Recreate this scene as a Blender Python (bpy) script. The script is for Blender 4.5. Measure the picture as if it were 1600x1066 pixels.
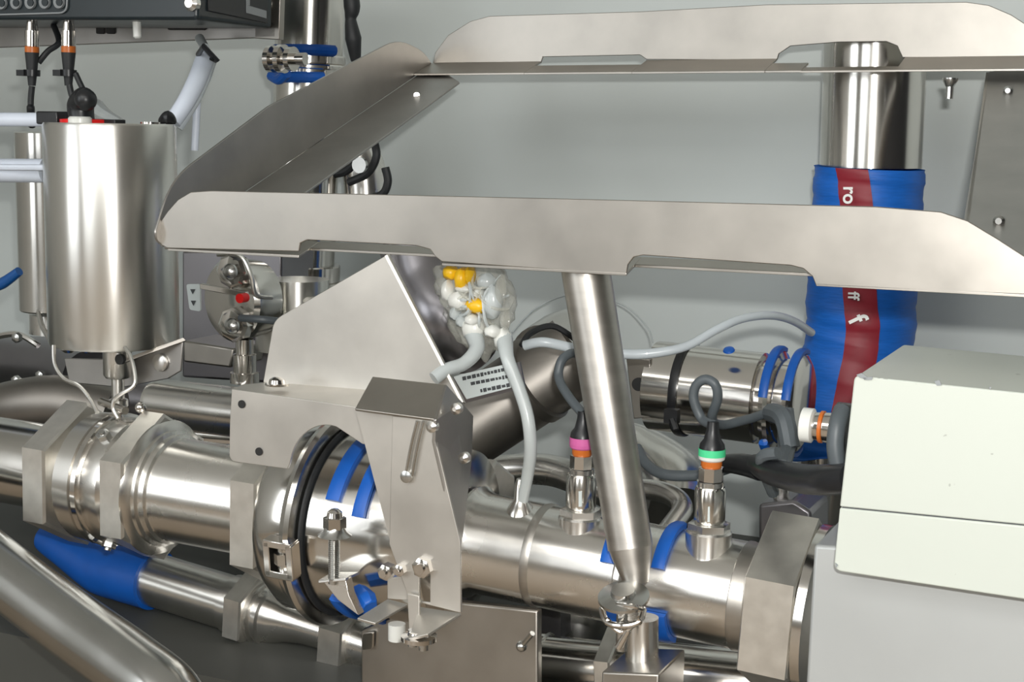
import bpy, bmesh, math, random
from mathutils import Vector, Matrix
random.seed(7)
S = bpy.context.scene
for o in list(bpy.data.objects): bpy.data.objects.remove(o)
R = math.radians
# ---------------------------------------------------------------- camera
F = 2310.0                                   # focal length in pixels of the 1600 px wide frame
CAM = Vector((0, 0, .62))
MR = (Matrix.Rotation(R(90 - 8.3), 3, 'X') @ Matrix.Rotation(R(1.1), 3, 'Z'))
cd = bpy.data.cameras.new('camera'); cam = bpy.data.objects.new('camera', cd)
S.collection.objects.link(cam); S.camera = cam
cd.sensor_width = 36; cd.lens = 36 * F / 1600; cd.clip_start = .05
cam.matrix_world = Matrix.Translation(CAM) @ MR.to_4x4()
YAW = R(25); TY = math.tan(YAW)
U = Vector((math.cos(YAW), -math.sin(YAW), 0))    # along the machine, to the right and nearer
N = Vector((math.sin(YAW), math.cos(YAW), 0))     # away from the viewer, square to the back wall
UP = Vector((0, 0, 1))
def A(a, b, z): return U * a + N * b + UP * z
# ---------------------------------------------------------------- light
w = bpy.data.worlds.new('room_air'); S.world = w; w.use_nodes = True
w.node_tree.nodes['Background'].inputs[0].default_value = (.9, .95, 1, 1)
w.node_tree.nodes['Background'].inputs[1].default_value = .3
def area(name, loc, target, sx, sy, power, col=(1, 1, 1)):
    l = bpy.data.lights.new(name, 'AREA'); l.shape = 'RECTANGLE'; l.size = sx; l.size_y = sy
    l.energy = power; l.color = col
    o = bpy.data.objects.new(name, l); S.collection.objects.link(o); o.location = loc
    o.rotation_euler = (Vector(target) - Vector(loc)).to_track_quat('-Z', 'Y').to_euler()
    return o
FL = CAM + MR @ Vector((.03, .07, .0))
flash = area('flash_lamp', FL, FL + MR @ Vector((.1, 0, -1.5)), .035,   .02, 13.5, (1, .985, .95))
area('added_overhead_light', A(-.2, -1.2, 2.2), A(-.2, -.2, 0), 3.6, .8, 40, (1, .99, .96))  # unseen panel added overhead to light the wall and band the pipes
area('added_overhead_light', A(-.2, -2.4, 2.1), A(-.2, -.6, 0), 3.6, .5, 22, (1, .99, .96))  # second added overhead panel, farther behind the viewer
area('added_fill_light', A(-.9, -2.85, 1.1), A(.3, 1.4, .5), 1.8, 1.5, 20, (.93, .97, 1))  # unseen panel added to brighten the faces turned to the viewer
area('added_fill_light', A(-2.6, -1.2, 1.1), A(.2, 1.4, .5), 1.1, 1.7, 20, (.93, .97, 1))  # unseen panel added at left for bright stripes on the upright steel
S.view_settings.view_transform = 'Standard'; S.view_settings.look = 'None'
S.view_settings.gamma = 1; S.view_settings.exposure = 0; S.view_settings.use_curve_mapping = False
# ---------------------------------------------------------------- placing
def ray(px, py): return MR @ Vector(((px - 800) / F, -(py - 533) / F, -1))
def P(px, py, D):
    """point of the upright plane D (parallel to the back wall) seen at px, py"""
    r = ray(px, py); return CAM + r * (D / (r.y + r.x * TY))
def sc(px, D): return D / (1 + (px - 800) / F * TY) / F      # metres per pixel there
def T(*a): return [P(*q) for q in a]
# ---------------------------------------------------------------- materials
def mat(name, col, rough=.5, metal=0, noise=0, nscale=30, rvar=0, bump=0, stretch=None, clear=0, trans=0, alpha=1, emit=0, spot=None):
    m = bpy.data.materials.new(name); m.use_nodes = True; nt = m.node_tree; b = nt.nodes['Principled BSDF']
    b.inputs['Base Color'].default_value = (*col, 1); b.inputs['Roughness'].default_value = rough
    b.inputs['Metallic'].default_value = metal; b.inputs['Coat Weight'].default_value = clear
    b.inputs['Transmission Weight'].default_value = trans; b.inputs['Alpha'].default_value = alpha
    if noise or rvar or bump or spot:
        tc = nt.nodes.new('ShaderNodeTexCoord'); mp = nt.nodes.new('ShaderNodeMapping')
        nt.links.new(tc.outputs['Object'], mp.inputs[0])
        if stretch: mp.inputs['Scale'].default_value = stretch
        n = nt.nodes.new('ShaderNodeTexNoise'); n.inputs['Scale'].default_value = nscale; n.inputs['Detail'].default_value = 5
        nt.links.new(mp.outputs[0], n.inputs['Vector'])
        if noise:
            r = nt.nodes.new('ShaderNodeValToRGB'); r.color_ramp.elements[0].position = .3; r.color_ramp.elements[1].position = .7
            r.color_ramp.elements[0].color = (*[c * (1 - noise) for c in col], 1)
            r.color_ramp.elements[1].color = (*[min(1, c * (1 + noise * .6)) for c in col], 1)
            nt.links.new(n.outputs[0], r.inputs[0]); out = r.outputs[0]
            if spot:
                v = nt.nodes.new('ShaderNodeTexNoise'); v.inputs['Scale'].default_value = spot[1]; v.inputs['Detail'].default_value = 2
                nt.links.new(tc.outputs['Object'], v.inputs['Vector'])
                q = nt.nodes.new('ShaderNodeValToRGB'); q.color_ramp.elements[0].position = spot[2]; q.color_ramp.elements[1].position = spot[2] + .02
                q.color_ramp.elements[0].color = (0, 0, 0, 1); q.color_ramp.elements[1].color = (1, 1, 1, 1)
                nt.links.new(v.outputs[0], q.inputs[0])
                mx = nt.nodes.new('ShaderNodeMix'); mx.data_type = 'RGBA'
                nt.links.new(q.outputs[0], mx.inputs['Factor']); nt.links.new(out, mx.inputs['A']); mx.inputs['B'].default_value = (*spot[0], 1)
                out = mx.outputs['Result']
            nt.links.new(out, b.inputs['Base Color'])
        if rvar:
            mr = nt.nodes.new('ShaderNodeMapRange'); mr.inputs['To Min'].default_value = max(.02, rough - rvar); mr.inputs['To Max'].default_value = rough + rvar
            nt.links.new(n.outputs[0], mr.inputs[0]); nt.links.new(mr.outputs[0], b.inputs['Roughness'])
        if bump:
            bp = nt.nodes.new('ShaderNodeBump'); bp.inputs['Strength'].default_value = bump; bp.inputs['Distance'].default_value = .001
            nt.links.new(n.outputs[0], bp.inputs['Height']); nt.links.new(bp.outputs[0], b.inputs['Normal'])
    return m
M = {
 'brushed': mat('brushed_steel', (.55, .525, .485), .46, 1, .13, 14, .06, .04, (1, 1, 5)),
 'plate': mat('pickled_steel_sheet', (.43, .405, .368), .38, 1, .12, 15, .06, .15),
 'bright': mat('pickled_bright_sheet', (.65, .625, .58), .46, .96, .14, 13, .06, .05),
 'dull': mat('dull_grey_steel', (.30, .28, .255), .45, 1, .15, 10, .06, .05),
 'handrail': mat('drawn_steel_tube', (.52, .52, .50), .22, 1, .06, 12, .04, .02),
 'matte': mat('bead_blasted_steel', (.52, .54, .54), .5, .55, .05, 5, .05, .05),
 'plated': mat('grey_steel_sheet', (.42, .405, .385), .40, 1, .12, 18, .06, .15),
 'polished': mat('polished_steel', (.72, .70, .66), .17, 1, .05, 12, .04, .05),
 'satin': mat('satin_steel', (.80, .79, .75), .30, 1, .06, 16, .04, .02, (1, 1, .15)),
 'turned': mat('turned_steel', (.83, .81, .77), .27, 1, .06, 14, .05, .02),
 'facet': mat('ground_steel_facet', (.78, .755, .70), .38, .97, .08, 60, .05, .15),
 'chrome': mat('nickel_plate', (.75, .72, .68), .12, 1, .03, 30, .03),
 'wall': mat('light_grey_paint', (.60, .645, .63), .5, 0, .035, 3.5, .05, .05),
 'ceil': mat('white_paint', (.75, .75, .73), .8, 0, .02, 3),
 'room': mat('far_wall_paint', (.5, .5, .48), .8, 0, .05, 2),
 'tile': mat('beige_floor', (.34, .27, .20), .5, 0, .1, 5, .1),
 'darkroom': mat('dark_side_wall', (.045, .045, .05), .8, 0, .05, 2),
 'floor': mat('dark_deck', (.065, .067, .06), .55, 0, .15, 5, .1, .1),
 'blue': mat('blue_silicone', (.006, .11, .50), .42, 0, .08, 40, .05, .25),
 'tape': mat('blue_woven_sleeve', (.006, .13, .55), .5, 0, .12, 50, .05, .4, (1, 1, 8)),
 'red': mat('dark_red_stripe', (.26, .012, .025), .5, 0, .1, 50, .05, .3),
 'white': mat('white_print', (.85, .85, .83), .5),
 'box': mat('ivory_enamel', (.57, .605, .55), .42, 0, .02, 6, .03, .05, None, 0, 0, 1, 0, ((.4, .42, .38), 75, .735)),
 'black': mat('black_plastic', (.012, .013, .015), .35, 0, .2, 50, .05),
 'rubber': mat('black_rubber', (.02, .022, .024), .55, 0, .2, 60, .05, .1),
 'ctrl': mat('anthracite_enamel', (.018, .026, .030), .33, 0, .1, 20, .05),
 'cable': mat('grey_cable_jacket', (.085, .10, .11), .45, 0, .1, 60, .05),
 'hose': mat('milky_tube', (.62, .68, .72), .3, 0, .06, 30, .05, 0, None, .3),
 'whose': mat('white_hose', (.68, .74, .84), .35, 0, .05, 20, .04),
 'tubing': mat('clear_grey_tube', (.50, .54, .54), .25, 0, .06, 30, .05, 0, None, .5),
 'orange': mat('orange_ring', (.55, .14, .02), .35, 0, .05, 30),
 'pink': mat('pink_ring', (.62, .13, .36), .4, 0, .05, 30),
 'green': mat('green_ring', (.07, .62, .28), .4, 0, .05, 30),
 'redp': mat('red_plastic', (.7, .01, .01), .35, 0, .05, 30),
 'label': mat('white_label', (.62, .68, .68), .45, 0, .03, 30),
 'ink': mat('dark_ink', (.06, .065, .07), .6, 0, .05, 30),
 'hole': mat('dark_bore', (.02, .02, .02), .8, 0, .1, 30),
 'gray': mat('grey_print', (.28, .30, .31), .5, 0, .05, 30),
 'film': mat('clear_film', (.78, .78, .70), .1, 0, .3, 60, .06, .8, None, 0, .3, .42),
 'yellow': mat('yellow_plastic', (.85, .50, .01), .35, 0, .1, 40),
 'pvc': mat('white_plastic', (.75, .76, .72), .3, 0, .06, 40),
 'bolt': mat('zinc_bolt', (.62, .62, .60), .25, 1, .1, 40, .08),
 'lever': mat('blue_lever_grip', (.005, .07, .25), .3, 0, .05, 30),
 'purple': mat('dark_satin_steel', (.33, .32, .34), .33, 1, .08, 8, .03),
}
for k_, an_ in (('satin', .8), ('turned', .7), ('polished', .5), ('brushed', .5), ('handrail', .6)):
    nt = M[k_].node_tree; b_ = nt.nodes['Principled BSDF']; tg = nt.nodes.new('ShaderNodeTangent'); tg.direction_type = 'UV_MAP'
    nt.links.new(tg.outputs[0], b_.inputs['Tangent']); b_.inputs['Anisotropic'].default_value = an_; b_.inputs['Anisotropic Rotation'].default_value = .25
# ---------------------------------------------------------------- objects
ROOT = {}
def obj(name, bm, m, parent=None, label=None, smooth=True, bevel=0, angle=35):
    me = bpy.data.meshes.new(name)
    base = ROOT[parent.name] if parent else sum((v.co for v in bm.verts), Vector()) / len(bm.verts)
    bmesh.ops.recalc_face_normals(bm, faces=bm.faces)
    bmesh.ops.translate(bm, verts=bm.verts, vec=-base)
    if smooth:
        for f in bm.faces: f.smooth = True
    bm.to_mesh(me); bm.free()
    if smooth: me.set_sharp_from_angle(angle=R(angle))
    me.materials.append(M[m] if isinstance(m, str) else m)
    o = bpy.data.objects.new(name, me); S.collection.objects.link(o)
    if parent: o.parent = parent
    else: o.location = base
    ROOT[o.name] = base
    if label: o['label'] = label
    if bevel:
        b = o.modifiers.new('bevel', 'BEVEL'); b.width = bevel; b.segments = 2; b.limit_method = 'ANGLE'; b.angle_limit = R(40)
    return o
def tag(o, label, cat, group=None):
    o['label'] = label; o['category'] = cat
    if group: o['group'] = group
    return o
def thing(name, label, cat, loc, group=None):
    o = bpy.data.objects.new(name, None); S.collection.objects.link(o); o.empty_display_size = .03
    o.location = loc; ROOT[o.name] = Vector(loc); return tag(o, label, cat, group)
def NB(): return bmesh.new()
def frame(ax):
    ax = ax.normalized(); e1 = UP - ax * ax.dot(UP)
    if e1.length < .2: e1 = N - ax * ax.dot(N)
    e1.normalize(); e2 = ax.cross(e1); return ax, e1, e2
def uvs(bm, f, c):
    L_ = bm.loops.layers.uv.verify()
    for l, q in zip(f.loops, c): l[L_].uv = q
def lathe(bm, o, ax, prof, seg=40, cap=True):
    """surface of revolution: prof = [(distance along axis in m, radius in m)]"""
    ax, e1, e2 = frame(ax); rings = []
    for t, r in prof:
        rings.append([bm.verts.new(o + ax * t + (e1 * math.cos(2 * math.pi * k / seg) + e2 * math.sin(2 * math.pi * k / seg)) * max(r, 1e-4)) for k in range(seg)])
    for i, (a, b) in enumerate(zip(rings, rings[1:])):
        v0, v1 = i * .1, i * .1 + .1
        for k in range(seg): uvs(bm, bm.faces.new((a[k], a[(k + 1) % seg], b[(k + 1) % seg], b[k])), ((k / seg, v0), ((k + 1) / seg, v0), ((k + 1) / seg, v1), (k / seg, v1)))
    if cap: bm.faces.new(rings[0]); bm.faces.new(rings[-1])
    return bm
def cyl(bm, a, b, r, r2=None, seg=28, ch=0):
    L = (b - a).length; r2 = r if r2 is None else r2
    pr = [(0, r), (L, r2)] if not ch else [(0, r - ch), (ch, r), (L - ch, r2), (L, r2 - ch)]
    return lathe(bm, a, b - a, pr, seg)
def hexn(bm, a, b, r, rot=0, ch=.004, n=6):
    ax, e1, e2 = frame(b - a); L = (b - a).length; rings = []
    for t, rr in ((0, r - ch), (ch * .5, r), (L - ch * .5, r), (L, r - ch)):
        rings.append([bm.verts.new(a + ax * t + (e1 * math.cos(2 * math.pi * k / n + rot) + e2 * math.sin(2 * math.pi * k / n + rot)) * rr) for k in range(n)])
    for p, q in zip(rings, rings[1:]):
        for k in range(n): bm.faces.new((p[k], p[(k + 1) % n], q[(k + 1) % n], q[k]))
    bm.faces.new(rings[0]); bm.faces.new(rings[-1]); return bm
def spline(pts, k=8):
    out = []; n = len(pts)
    for i in range(n - 1):
        p0 = pts[max(i - 1, 0)]; p1 = pts[i]; p2 = pts[i + 1]; p3 = pts[min(i + 2, n - 1)]
        for j in range(k):
            t = j / k
            out.append(.5 * ((2 * p1) + (p2 - p0) * t + (2 * p0 - 5 * p1 + 4 * p2 - p3) * t * t + (3 * p1 - p0 - 3 * p2 + p3) * t ** 3))
    return out + [pts[-1]]
def tube(bm, pts, r, seg=12, k=8, smooth=True, closed=False):
    """round tube through pts; r a number or one radius per point"""
    n0 = len(pts)
    rs = r if isinstance(r, (list, tuple)) else [r] * n0
    if smooth and n0 > 2:
        q = spline(pts, k); rr = [rs[min(int(i / k), n0 - 1)] * (1 - (i % k) / k) + rs[min(int(i / k) + 1, n0 - 1)] * ((i % k) / k) for i in range(len(q))]
        pts, rs = q, rr
    d = (pts[1] - pts[0]).normalized(); e1 = d.orthogonal().normalized(); rings = []
    for i, p in enumerate(pts):
        a = pts[max(i - 1, 0)]; b = pts[min(i + 1, len(pts) - 1)]
        d = (b - a).normalized(); e1 = (e1 - d * e1.dot(d)).normalized(); e2 = d.cross(e1)
        rings.append([bm.verts.new(p + (e1 * math.cos(2 * math.pi * j / seg) + e2 * math.sin(2 * math.pi * j / seg)) * rs[i]) for j in range(seg)])
    for i, (a, b) in enumerate(zip(rings, rings[1:])):
        v0, v1 = i * .1, i * .1 + .1
        for j in range(seg): uvs(bm, bm.faces.new((a[j], a[(j + 1) % seg], b[(j + 1) % seg], b[j])), ((j / seg, v0), ((j + 1) / seg, v0), ((j + 1) / seg, v1), (j / seg, v1)))
    bm.faces.new(rings[0]); bm.faces.new(rings[-1]); return bm
def prism(bm, pts, vec):
    """closed sheet: polygon pts extruded by vec"""
    a = [bm.verts.new(p) for p in pts]; b = [bm.verts.new(p + vec) for p in pts]; n = len(pts)
    bm.faces.new(a); bm.faces.new(list(reversed(b)))
    for i in range(n): bm.faces.new((a[i], b[i], b[(i + 1) % n], a[(i + 1) % n]))
    return bm
def sheet(bm, q, th=.0025, D=None, back=None):
    """sheet metal from (px, py[, D]) corners, thickened away from the viewer"""
    pts = [P(c[0], c[1], c[2] if len(c) > 2 else D) for c in q]
    if back is None:
        nn = Vector()
        for i in range(len(pts)):
            p, r_ = pts[i], pts[(i + 1) % len(pts)]
            nn += Vector(((p.y - r_.y) * (p.z + r_.z), (p.z - r_.z) * (p.x + r_.x), (p.x - r_.x) * (p.y + r_.y)))
        nn.normalize()
        if nn.dot(pts[0] - CAM) < 0: nn = -nn
        back = nn * th
    return prism(bm, pts, back)
def box(bm, c, ux, uy, uz, hx, hy, hz):
    v = [bm.verts.new(c + ux * hx * i + uy * hy * j + uz * hz * k) for i in (-1, 1) for j in (-1, 1) for k in (-1, 1)]
    for f in ((0, 1, 3, 2), (4, 6, 7, 5), (0, 4, 5, 1), (2, 3, 7, 6), (0, 2, 6, 4), (1, 5, 7, 3)): bm.faces.new([v[i] for i in f])
    return bm
def arc(bm, c, ax, r0, wdt, th, a0, a1, seg=28):
    """band lying round an axis: angle 0 is up, 90 towards the viewer, 180 down"""
    ax = ax.normalized(); e1 = (UP - ax * ax.dot(UP)).normalized(); e2 = ax.cross(e1)
    if e2.dot(-N) < 0: e2 = -e2
    rings = []
    for i in range(seg + 1):
        t = R(a0 + (a1 - a0) * i / seg); e = e1 * math.cos(t) + e2 * math.sin(t)
        rings.append([bm.verts.new(c + e * r + ax * s) for r, s in ((r0, -wdt / 2), (r0 + th * .75, -wdt / 2), (r0 + th, -wdt / 4), (r0 + th, wdt / 4), (r0 + th * .75, wdt / 2), (r0, wdt / 2))])
    for a, b in zip(rings, rings[1:]):
        for j in range(6): bm.faces.new((a[j], a[(j + 1) % 6], b[(j + 1) % 6], b[j]))
    if abs(a1 - a0) < 359.9: bm.faces.new(rings[0]); bm.faces.new(rings[-1])
    return bm
def rnd(q, rad, k=5):
    """round the corners of a pixel polygon; rad = one radius (px) per corner"""
    out = []; n = len(q)
    for i, c in enumerate(q):
        r = rad[i] if isinstance(rad, (list, tuple)) else rad
        if not r: out.append(c); continue
        c = Vector(c); a = Vector(q[i - 1]); b = Vector(q[(i + 1) % n])
        da, db = (a - c), (b - c); r = min(r, da.length * .49, db.length * .49)
        s, e = c + da.normalized() * r, c + db.normalized() * r
        for j in range(k + 1):
            t = j / k; out.append(tuple(s * (1 - t) ** 2 + c * 2 * t * (1 - t) + e * t * t))
    return out
class Line:
    """a straight pipe axis between two seen points; at(px) is the point over that pixel column"""
    def __init__(s, a, b): s.a = P(*a); s.b = P(*b); s.d = (s.b - s.a).normalized()
    def t(s, px):
        lo, hi = -3.0, 3.0; f = lambda t: (lambda q: 800 + F * q.x / -q.z)(MR.transposed() @ (s.a + s.d * t - CAM)) - px
        g = f(lo) < f(hi)
        for _ in range(50):
            m = (lo + hi) / 2
            if (f(m) < 0) == g: lo = m
            else: hi = m
        return lo
    def at(s, px): return s.a + s.d * s.t(px)
    def prof(s, bm, q, seg=48, cap=True):
        t0 = s.t(q[0][0]); return lathe(bm, s.a + s.d * t0, s.d, [(s.t(x) - t0, r) for x, r in q], seg, cap)
def bolt(parent, c, d, r=.006, h=.004, L=0, name='bolt', m='bolt', lab=None):
    bm = NB(); hexn(bm, c, c + d * h, r, 0, .0008)
    if L: cyl(bm, c - d * L, c, r * .5, seg=12)
    return obj(name, bm, m, parent, lab)
def textmesh(s, size, depth=.0003):
    cu = bpy.data.curves.new('t', 'FONT'); cu.body = s; cu.size = size; cu.extrude = depth; cu.align_x = 'CENTER'; cu.align_y = 'CENTER'; cu.offset = size * .02
    o = bpy.data.objects.new('t', cu); S.collection.objects.link(o); bpy.context.view_layer.update()
    me = bpy.data.meshes.new_from_object(o); bm = NB(); bm.from_mesh(me); bpy.data.objects.remove(o); return bm
# ================================================================ the room
def struct(name, pts, vec, m):
    o = obj(name, prism(NB(), pts, vec), m, smooth=False); o['kind'] = 'structure'; return o
WB = 2.4 * math.cos(YAW)
struct('wall_back', [A(-3, WB, -.35), A(3, WB, -.35), A(3, WB, 2.3), A(-3, WB, 2.3)], N * .06, 'wall')
struct('wall_front', [A(-3, -3, -.35), A(3, -3, -.35), A(3, -3, 2.3), A(-3, -3, 2.3)], -N * .06, 'room')
struct('wall_left', [A(-3, -3, -.35), A(-3, WB, -.35), A(-3, WB, 2.3), A(-3, -3, 2.3)], -U * .06, 'room')
struct('wall_right', [A(3, -3, -.35), A(3, WB, -.35), A(3, WB, 2.3), A(3, -3, 2.3)], U * .06, 'darkroom')
struct('floor', [A(-3, -3, -.35), A(3, -3, -.35), A(3, WB, -.35), A(-3, WB, -.35)], -UP * .06, 'tile')
DK = obj('machine_deck', prism(NB(), [A(-2.98, 1.3, 0), A(2.98, 1.3, 0), A(2.98, WB - .01, 0), A(-2.98, WB - .01, 0)], -UP * .34), 'floor', smooth=False); DK['kind'] = 'structure'; DK['label'] = 'dark grey deck under all the pipes'  # dark machine deck; front edge cut back so the base panel mirrors the floor
struct('ceiling', [A(-3, -3, 2.3), A(3, -3, 2.3), A(3, WB, 2.3), A(-3, WB, 2.3)], UP * .06, 'ceil')

# ================================================================ guard frame
G = thing('guard_frame', 'large satin steel guard frame of flanged rails, standing on one slanted tube', 'guard frame', P(915, 430, 1.42))
DF, DB = 1.42, 2.10
def rail(name, face, flange, D, th=.003, fl=None):
    bm = NB(); sheet(bm, face, th, D); return obj(name, bm, 'plate', G, bevel=.0008)
front = [(240, 362), (262, 330), (278, 312), (298, 300), (330, 298), (900, 311), (1370, 323), (1470, 331), (1512, 345), (1560, 374), (1640, 426), (1670, 450)]
front += [(1664, 463), (1275, 447), (1269, 432), (1255, 420), (1235, 415), (1005, 399), (990, 402), (981, 414), (979, 428)]
front += [(900, 424), (690, 409), (680, 401), (672, 390), (650, 384), (480, 375), (469, 380), (467, 393), (262, 388), (248, 381)]
bm = NB(); sheet(bm, front, .003, DF); obj('front_rail', bm, 'plate', G, bevel=.0008)
# bottom flange of the front rail, folded inwards, with its two cut-outs
bm = NB()
def fl(x0, x1, y0, y1, d0, d1): sheet(bm, [(x0, y0, d0), (x1, y1, d0), (x1 - (8 if d1 > d0 else 0), y1 + 1, d1), (x0 + 8, y0 + 1, d1)], .003)
def flange(q0, w0, w1, m=None, lift=.18):
    """strip from the front line q0 going back (and up) between offsets w0..w1 in metres"""
    s = (N + UP * lift).normalized(); a, b = P(*q0[0]), P(*q0[1]); return prism(bm, [a + s * w0, b + s * w0, b + s * w1, a + s * w1], -UP * .003)
S_ = .30
def fr_line(px):                       # lower fold line of the front rail
    return (px, 388 + (px - 262) * .0535, DF)
for x0, x1, w0 in ((262, 467, 0), (467, 690, .022), (690, 979, 0), (979, 1275, .022), (1275, 1668, 0)):
    flange([fr_line(x0), fr_line(x1)], w0, .042, lift=S_)
obj('flange', bm, 'plate', G, 'inward bottom flange of the front rail with cut-outs', bevel=.0006)
# left side rail: tall plate with a flange along its inner foot
def on(q, p0, nn): return [CAM + ray(*c) * ((p0 - CAM).dot(nn) / ray(*c).dot(nn)) for c in q]
ca, cb = P(256, 386, DF + .004), P(676, 101, DB); nS = (cb - ca).cross(UP).normalized(); nF = (cb - ca).cross(U).normalized()
bm = NB(); prism(bm, on(rnd([(243, 362), (262, 302), (284, 268), (420, 166), (622, 60), (662, 80), (676, 101), (256, 386), (245, 376)], [4, 20, 30, 0, 26, 14, 0, 0, 6]), ca, nS), -nS * .003)
obj('side_rail', bm, 'plated', G, 'slanted left rail, darker than the front one', bevel=.0008)
bm = NB(); prism(bm, on([(256, 386), (676, 101), (718, 128), (602, 212), (478, 300), (372, 372), (300, 388)], ca, nF), -nF * .003 if nF.z > 0 else nF * .003)
obj('flange', bm, 'plated', G, 'inner foot flange of the left rail', bevel=.0008)
for x, y, d in ((651, 149, DF + .54),):
    bm = NB(); c = P(x, y, d - .004); cyl(bm, c, c + (P(x, y, d) - c) * 2, .004, seg=14); obj('rivet', bm, 'chrome', G)
# back rail
back = [(676, 100), (680, 82), (700, 55), (735, 33), (765, 25), (1000, 18), (1200, 7), (1510, 3), (1545, 8), (1580, 23), (1640, 62), (1660, 80)]
back += [(1655, 89), (1410, 90), (1402, 72), (1385, 65), (1310, 66), (1235, 72), (1217, 84), (1214, 94), (1010, 93), (1000, 86), (848, 89), (845, 99)]
bm = NB(); sheet(bm, back, .003, DB); obj('back_rail', bm, 'plate', G, bevel=.0008)
bm = NB()
for x0, x1, w0 in ((676, 845, 0), (845, 1010, .022), (1010, 1214, 0), (1214, 1270, .022), (1414, 1720, 0)):
    a, b = P(x0, 101 - (x0 - 676) * .011, DB), P(x1, 101 - (x1 - 676) * .011, DB); s = -N + UP * -.32; s.normalize()
    prism(bm, [a + s * w0, b + s * w0, b + s * .058, a + s * .058], UP * .003)
a, b = P(1268, 95, DB), P(1416, 93, DB); prism(bm, [a + s * .042, b + s * .042, b + s * .058, a + s * .058], UP * .003)
obj('flange', bm, 'plate', G, 'foot flange of the back rail with cut-outs', bevel=.0006)
# right side rail
bm = NB(); prism(bm, on([(1545, 112), (1655, 100), (1690, 480), (1660, 465), (1500, 395), (1508, 330)], ca, nF), -nF * .003 if nF.z > 0 else nF * .003)
obj('side_rail', bm, 'plated', G, 'right rail, cut off by the picture edge', bevel=.0008, smooth=False)
e_ = on([(1545, 113), (1508, 395)], ca, nF); bm = NB(); prism(bm, [e_[0], e_[1], e_[1] - U * .001 - UP * .012, e_[0] - U * .001 - UP * .012], -U * .003); obj('edge_lip', bm, 'plate', G)
for x, y in ((1576, 142), (1562, 345)):
    bm = NB(); c = on([(x, y)], ca, nF)[0] - N * .008; lathe(bm, c + N * .012, -N, [(0, .0055), (.010, .0055), (.013, .003)], 14); obj('rivet', bm, 'bolt', G)
bm = NB(); c = P(1485, 122, 1.99); cyl(bm, c, c - UP * .024, .0045, seg=12); lathe(bm, c, -UP, [(0, .009), (.003, .009), (.010, .005)], 16); obj('screw', bm, 'bolt', G)
# slanted tube from the front rail to the pipe clamp
bm = NB(); a, b = P(914, 415, 1.455), P(985, 856, 1.415); cyl(bm, a, b, .0238, .0215, seg=36)
obj('support_tube', bm, 'brushed', G)
bm = NB(); lathe(bm, b - (b - a).normalized() * .006, (b - a), [(0, .0216), (.014, .0190), (.030, .0145), (.040, .012), (.043, .008)], 30); obj('tube_foot', bm, 'brushed', G)

# ================================================================ upright column with sleeve
COLa, COLb = P(1367, 60, 2.2), P(1345, 262, 2.2)
K = thing('support_column', 'thick polished steel column wrapped in a blue sleeve, right of centre', 'column', P(1290, 1000, 2.16))
top, mid, low = P(1370, 22, 2.2), P(1360, 262, 2.2), P(1262, 1120, 2.14)
rC = 78 * sc(1365, 2.2)
bm = NB(); a = (mid - top).normalized(); lathe(bm, top, a, [(0, rC), ((mid - top).length, rC)], 48)
obj('post', bm, 'polished', K)
# sleeve: slightly creased tube
SL = [P(1359, 262, 2.18), P(1354, 330, 2.18), P(1346, 450, 2.17), P(1343, 530, 2.17), P(1325, 620, 2.16), P(1316, 680, 2.16), P(1318, 700, 2.16)]
def sleeve(bm, pts, r, a0=0, a1=360, seg=64, wob=.0010, k=12, tw=0):
    q = spline(pts, k); rings = []
    for i, p in enumerate(q):
        d = (q[min(i + 1, len(q) - 1)] - q[max(i - 1, 0)]).normalized(); e1 = (-N - d * d.dot(-N)).normalized(); e2 = d.cross(e1)
        row = []
        for j in range(seg + 1):
            t = R(a0 + (a1 - a0) * j / seg + tw * min(i / 30, 1))
            rr = r + wob * math.sin(i * .9 + 2.2 * math.sin(t)) + wob * .5 * math.sin(i * 2.3 + t * 2)
            row.append(bm.verts.new(p + (e1 * math.cos(t) + e2 * math.sin(t)) * rr))
        rings.append(row)
    for x, y in zip(rings, rings[1:]):
        for j in range(seg): bm.faces.new((x[j], x[j + 1], y[j + 1], y[j]))
    return bm
bm = sleeve(NB(), SL, .0715); bmesh.ops.remove_doubles(bm, verts=bm.verts, dist=1e-5); obj('sleeve', bm, 'tape', K, 'creased blue fabric sleeve', angle=80)
bm = sleeve(NB(), SL[:-1], .0728, -10, 24, 14, tw=-21); obj('stripe', bm, 'red', K, 'dark red printed stripe down the sleeve', angle=80)
def onsleeve(s, x, y, size, rot=-88, m='white'):
    bm = textmesh(s, size); p = P(x, y, 2.17); r_ = (p - CAM).normalized(); c = p - r_ * .080
    nx = -r_; right = (U - nx * U.dot(nx)).normalized(); up = nx.cross(right)
    mt = Matrix((right, up, nx)).transposed().to_4x4(); bmesh.ops.transform(bm, matrix=Matrix.Translation(c) @ mt @ Matrix.Rotation(R(rot), 4, 'Z'), verts=bm.verts)
    return obj('print', bm, m, K, smooth=False)
onsleeve('ro', 1327, 305, .024); onsleeve('ff', 1333, 462, .020); onsleeve('f', 1339, 499, .034, -60)
bm = NB(); lathe(bm, P(1292, 690, 2.16), P(1270, 1120, 2.14) - P(1292, 690, 2.16), [(0, .038), (.5, .038)], 36); obj('lower_post', bm, 'polished', K)

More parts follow.
